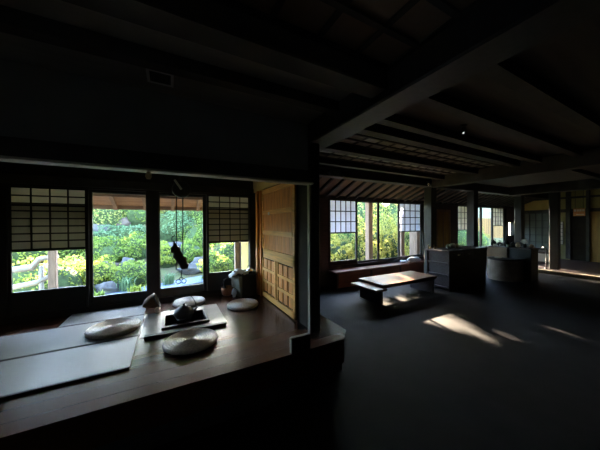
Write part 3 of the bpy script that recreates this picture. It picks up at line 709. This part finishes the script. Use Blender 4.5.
def bush(x,y,rx,ry,rz,leaf,seed,label,n=1700,size=.055,group='shrubs in the garden',name='shrub',lump=.22):
    z=terr(x,y)
    t=thing(name,label,'shrub',(x,y,z),group)
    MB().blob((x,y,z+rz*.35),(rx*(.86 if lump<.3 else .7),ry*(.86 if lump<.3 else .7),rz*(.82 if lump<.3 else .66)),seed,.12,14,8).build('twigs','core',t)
    MB().leaves((x,y,z+rz*.35),(rx,ry,rz),n,size,seed,lump).build('foliage',leaf,t)
    return t
def at(px,y):
    F=Vector((.47194,.88161,-.00659)); R=Vector((.88161,-.47194,0)); d=F+R*((px-300)/244.2); return d.x/d.y*y
B=[ # pixel column, depth, half sizes, leaf, label
 (40,7.2,.75,.55,.62,'leafy','bright yellow green bush behind the pale railing, left window'),
 (72,7.9,.55,.5,.60,'leafg','green bush behind the post in the left window'),
 (96,7.6,.50,.45,.55,'leafy','yellow green clipped bush at the left of the first glass door'),
 (131,7.5,.52,.45,.50,'leafg','fresh green clipped mound in the first glass door'),
 (110,9.6,.60,.5,.50,'leafg','green mound on the slope in the first glass door'),
 (140,9.8,.55,.5,.55,'leafg','rounded green mound upper right in the first glass door'),
 (95,10.8,.8,.5,.45,'leafb','blue green shrub on the upper slope, left of the first door'),
 (128,11.2,.8,.5,.45,'leafb','blue green shrub on the upper slope, middle of the first door'),
 (20,10.0,1.0,.7,.8,'leafy','large yellow green bush high on the slope, left window'),
 (60,10.4,.9,.6,.7,'leafg','large green bush high on the slope behind the left post'),
 (190,9.3,.55,.5,.50,'leafg','green mound behind the hanging hook in the second glass door'),
 (166,9.0,.45,.45,.45,'leafy','olive shrub at the left of the second glass door'),
 (202,10.6,.7,.5,.7,'leafg','tall green shrub at the right of the second glass door'),
 (175,11.4,.8,.5,.8,'leafb','blue green shrub under the trees in the second glass door'),
 (215,7.2,.42,.40,.62,'leafg','leafy green bush at the left of the right-hand alcove window'),
 (230,8.0,.65,.5,.85,'leafg','leafy green bush filling the right-hand alcove window'),
 (248,8.8,.55,.5,.8,'leafy','yellow green bush behind the post in the right-hand alcove window'),
 (336,6.9,0.68,0.54,0.83,'leafs','yellow flecked bush below the paper half at the left of the wide window'),
 (349,7.4,0.68,0.54,0.92,'leafm','green bush below the right end of the left paper half, wide window'),
 (362,7.0,0.57,0.50,1.10,'leafs','tall yellow flecked shrub left of the silvered post in the second sash'),
 (377,7.4,0.57,0.50,1.20,'leafs','tall yellow leaved shrub right of the silvered post in the second sash'),
 (388,7.0,0.57,0.48,1.10,'leafs','yellow flecked shrub in the third sash of the wide window'),
 (398,7.8,0.74,0.54,1.38,'leafm','tall green shrub at the right of the third sash of the wide window'),
 (409,7.2,0.61,0.48,1.01,'leafm','green shrub below the right paper half of the wide window'),
 (340,9.9,1.35,0.84,1.75,'leafm','large green thicket far behind the left paper half of the wide window'),
 (360,10.2,1.22,0.84,2.12,'leafm','large green thicket far behind the second sash of the wide window'),
 (377,10.6,1.22,0.84,2.21,'leafs','large yellowing thicket far behind the middle of the wide window'),
 (392,10.2,1.22,0.84,2.12,'leafm','large green thicket far behind the third sash of the wide window'),
 (408,11.2,1.35,0.84,2.12,'leafm','large green thicket far behind the right sash of the wide window'),
 (103,12.0,.9,.6,.75,'leafm','pinkish flecked shrub at the top of the bank, left of the first door'),
 (137,12.3,.9,.6,.85,'leafg','green shrub at the top of the bank, right of the first door'),
 (185,12.6,1.0,.6,1.0,'leafm','yellow flecked tall shrub at the top of the bank in the second glass door'),
 (205,12.2,.8,.6,1.0,'leafg','green tall shrub at the top of the bank right of the second glass door'),
 (462,8.6,.9,.6,1.1,'leafg','green shrub in the first sash beyond the counter'),
 (478,8.0,.6,.6,.9,'leafg','green shrub beside the boarded outbuilding'),
]
for k,(px,y,rx,ry,rz,lf,lb) in enumerate(B):
    bush(at(px,y),y,rx,ry,rz,lf,100+k,lb,2600 if 330<px<415 else 1900,(.06 if y<9 else .075)*(1.35 if 330<px<415 else 1),lump=.42 if 330<px<415 else .22)
# strap-leaved clumps
def clump(px,y,h,seed,leaf,label,n=70):
    x=at(px,y); z=terr(x,y); rnd=random.Random(seed); m=MB()
    for i in range(n):
        q=rnd.uniform(0,6.28); l=h*rnd.uniform(.7,1.2); s_=rnd.uniform(.2,.7); b0=Vector((x+rnd.gauss(0,.06),y+rnd.gauss(0,.06),z-.01))
        d=Vector((math.cos(q),math.sin(q),0)); r=Vector((-d.y,d.x,0))*.012
        p1=b0+d*l*.25*s_+Vector((0,0,l*.6)); p2=b0+d*l*.8*s_+Vector((0,0,l*.9*(1.1-s_*.5)))
        o=len(m.v); m.v+= [tuple(b0-r),tuple(b0+r),tuple(p1+r),tuple(p1-r),tuple(p2)]; m.f += [[o,o+1,o+2,o+3],[o+3,o+2,o+4]]; m.sm+=[False,False]
    o=m.build('strap_leaf_plant',leaf); rebase(o,(x,y,z)); tag(o,label,'plant','strap leaved plants by the path')
clump(126,6.95,.42,1,'leafb','blue green strap-leaved clump beside the path in the first glass door')
clump(136,6.6,.25,2,'leafy','low yellow clump beside the path in the first glass door',90)
clump(168,7.2,.36,3,'leafb','blue green strap-leaved clump at the left of the second glass door')
clump(97,6.5,.22,4,'leafg','low green tuft by the path at the left of the first glass door',90)
# stones
def stone(px,y,r,seed,label,m='rock',dz=0):
    x=at(px,y); z=terr(x,y)+dz
    o=MB().blob((x,y,z+r[2]*.4),r,seed,.28,18,11).build('garden_stone',m); rebase(o,(x,y,z)); tag(o,label,'stone','garden stones')
stone(107,7.0,(.22,.18,.17),1,'pale stone at the edge of the path in the first glass door')
stone(126,8.9,(.27,.2,.2),2,'large pale stone between the mounds in the first glass door')
stone(105,8.7,(.35,.25,.25),3,'reddish stone left of the large pale stone','rockr')
stone(143,8.4,(.25,.22,.22),4,'grey stone at the right edge of the first glass door')
stone(100,11.6,(.3,.25,.22),5,'grey stone high on the bank in the first glass door')
stone(120,11.9,(.32,.25,.25),6,'reddish stone high on the bank in the first glass door','rockr')
stone(190,8.3,(.36,.22,.16),7,'long pale stone beside the path in the second glass door')
stone(203,8.6,(.4,.3,.25),8,'pale stone at the right edge of the second glass door')
stone(176,9.8,(.4,.3,.35),9,'bluish stone at mid slope in the second glass door')
stone(70,6.9,(.3,.22,.2),10,'grey stone behind the railing in the left window')
# posts and railing outside the left window
def post(px,y,w,z1,label,m='oldpost'):
    x=at(px,y); o=MB().box(x-w/2,x+w/2,y-w/2,y+w/2,-.1,z1,.006).build('garden_post',m); rebase(o,(x,y,-.08)); tag(o,label,'post','posts outside the windows')
post(52.5,5.0,.09,1.82,'brown timber post outside the left window')
post(237,4.95,.10,1.82,'brown timber post outside the right-hand alcove window')
post(369,5.6,.16,2.5,'silvered post outside the second sash of the wide window')
post(401,5.6,.16,2.5,'silvered post outside the third sash of the wide window')
post(416,5.6,.30,2.5,'broad weathered post outside the right sash of the wide window')
r=thing('garden_railing','bleached branch railing sloping across the left window','railing',(at(35,5.3),5.3,-.08))
xa,xb=at(18,5.3),at(56,5.3)
MB().tube([(xa-.3,5.3,.80),(xa+.15,5.3,.84),(xb-.2,5.3,.96),(xb+.02,5.3,1.0)],[.05,.05,.04,.035],10).build('top_rail','rail',r)
MB().tube([(xa-.3,5.3,.52),(xa+.2,5.3,.60),(xb,5.3,.72)],[.04,.04,.035],10).build('lower_rail','rail',r)
for x in (xa-.2,xa+.25,xb-.05): MB().tube([(x,5.3,-.1),(x,5.3,.85)],.03,8).build('baluster','rail',r)
# ridge trees added as sun blockers, crowns out of view shape the sun patch
def tree(x,y,zc,rx,ry,rz,seed,label,leaf='leafd',n=2600,size=.17,cs=.82,lean=0):
    z=terr(x,y); t=thing('tree',label,'tree',(x,y,z),'sun-blocking trees along the bank')
    rnd=random.Random(seed)
    MB().tube([(x+lean,y,z-.1),(x+.05+lean*.95,y,z+.8),(x-.04+lean*.25,y,zc-rz*.8),(x,y,zc+rz*.4)],[.14,.11,.09,.04],9).build('trunk','bark',t)
    br=MB()
    for i in range(5):
        q=rnd.uniform(0,6.28); br.tube([(x,y,zc-rz*.5),(x+.5*rx*math.cos(q),y+.5*ry*math.sin(q),zc+rz*.2)],[.05,.02],6)
    br.build('branches','bark',t)
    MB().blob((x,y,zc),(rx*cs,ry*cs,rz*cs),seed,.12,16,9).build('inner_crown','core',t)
    MB().leaves((x,y,zc),(rx,ry,rz),n,size,seed,.2,-1.1).build('foliage',leaf,t)
TR=[ # x, y, height of crown, half sizes
 (-4.2,13.2,5.0,1.7,1.0,1.6,'far left of the left window garden'),(-1.6,12.8,5.0,1.5,1.0,1.6,'behind the left window garden'),
 (.9,13.0,5.0,1.5,1.0,1.45,'behind the first glass door garden'),(3.0,14.2,5.5,1.5,1.0,1.45,'behind the second glass door garden'),
 (5.16,12.9,4.9,1.5,1.0,1.45,'left of the bright gap in the tree line'),(7.55,13.0,4.7,.42,.5,1.5,'standing slender in the middle of the tree line'),
 (9.65,13.0,5.0,1.62,1.0,1.5,'right of the slender tree in the tree line'),(11.65,14.2,5.4,1.25,.9,1.6,'behind the boarded outbuilding garden'),
 (14.4,12.6,4.9,1.62,1.0,1.6,'near the end of the boarded outbuilding'),(17.3,14.2,5.4,1.7,1.0,1.5,'at the far right of the bank'),
 (7.35,14.9,6.75,1.05,.7,.95,'tall and thin-stemmed, its crown above the gap'),(8.55,15.3,7.2,.62,.6,.8,'tallest of the row, narrow crown high above the slender tree'),(8.05,13.7,4.45,.38,.4,.85,'small, standing low beside the slender tree'),(6.85,13.4,3.75,.8,.6,.85,'lowest of the row, its crown below the gap')]
for k,(x,y,zc,rx,ry,rz,lb) in enumerate(TR): tree(x,y,zc,rx,ry,rz,300+k,'sun-blocking dark leaved tree '+lb,lean=.85 if abs(zc-6.75)<.01 else 0,n=1900 if zc<4 else 2600,cs=.66 if zc<4 else .82)
# outbuilding seen through the far windows
ob=thing('outbuilding','boarded outbuilding with pale green plaster upper wall beyond the far window','building',(18,9.4,0))
MB().box(13.6,24,9.4,9.6,-.1,1.8).build('plank_wall','outbd',ob)
MB().box(13.6,24,9.42,9.6,1.8,3.2).build('plaster_band','outpl',ob)
MB().box(17.2,17.36,9.34,9.4,-.1,3.2).build('post','oldpost',ob)
MB().box(13.5,24.1,9.35,10.2,3.2,3.3).build('roof','eaver',ob)

# ------------------------------------------------------------------ light
sd=Vector((-.28,-1,-.44)).normalized()
sun=bpy.data.lights.new('sun','SUN'); sun.energy=34; sun.angle=math.radians(.53); sun.color=(1,.80,.60)
so=bpy.data.objects.new('sun',sun); C.objects.link(so); so.rotation_euler=sd.to_track_quat('-Z','Y').to_euler(); so.location=(8,14,9)
W=bpy.data.worlds.new('sky'); bpy.context.scene.world=W; W.use_nodes=True
nt=W.node_tree; bg=nt.nodes['Background']; sk=nt.nodes.new('ShaderNodeTexSky'); sk.sky_type='NISHITA'; sk.sun_disc=False
sk.sun_elevation=math.radians(24); sk.sun_rotation=math.atan2(.28,1)
tint=nt.nodes.new('ShaderNodeMixRGB'); tint.blend_type='MULTIPLY'; tint.inputs[0].default_value=1; tint.inputs[2].default_value=(.92,.99,1.08,1)
nt.links.new(sk.outputs[0],tint.inputs[1]); nt.links.new(tint.outputs[0],bg.inputs[0]); bg.inputs[1].default_value=.75

# ------------------------------------------------------------------ camera
f,yaw,pit,rol=244.178,.49158722,-.0065897,-.00583702
F=Vector((math.sin(yaw)*math.cos(pit),math.cos(yaw)*math.cos(pit),math.sin(pit))); R=Vector((math.cos(yaw),-math.sin(yaw),0)); U=R.cross(F)
c_,s_=math.cos(rol),math.sin(rol); R2=c_*R+s_*U; U2=-s_*R+c_*U
cam=bpy.data.cameras.new('camera'); cam.sensor_width=36; cam.lens=f*36/600; cam.clip_start=.05; cam.clip_end=200
co=bpy.data.objects.new('camera',cam); C.objects.link(co)
mw=Matrix((R2,U2,-F)).transposed().to_4x4(); mw.translation=(0,0,1.5); co.matrix_world=mw
sc=bpy.context.scene; sc.camera=co
sc.view_settings.view_transform='Standard'; sc.view_settings.look='None'; sc.view_settings.gamma=1; sc.view_settings.exposure=2.9
sc.cycles.use_denoising=True
try: sc.cycles.denoiser='OPENIMAGEDENOISE'
except Exception: pass
sc.cycles.max_bounces=10; sc.cycles.diffuse_bounces=5; sc.cycles.transparent_max_bounces=16; sc.cycles.sample_clamp_indirect=6
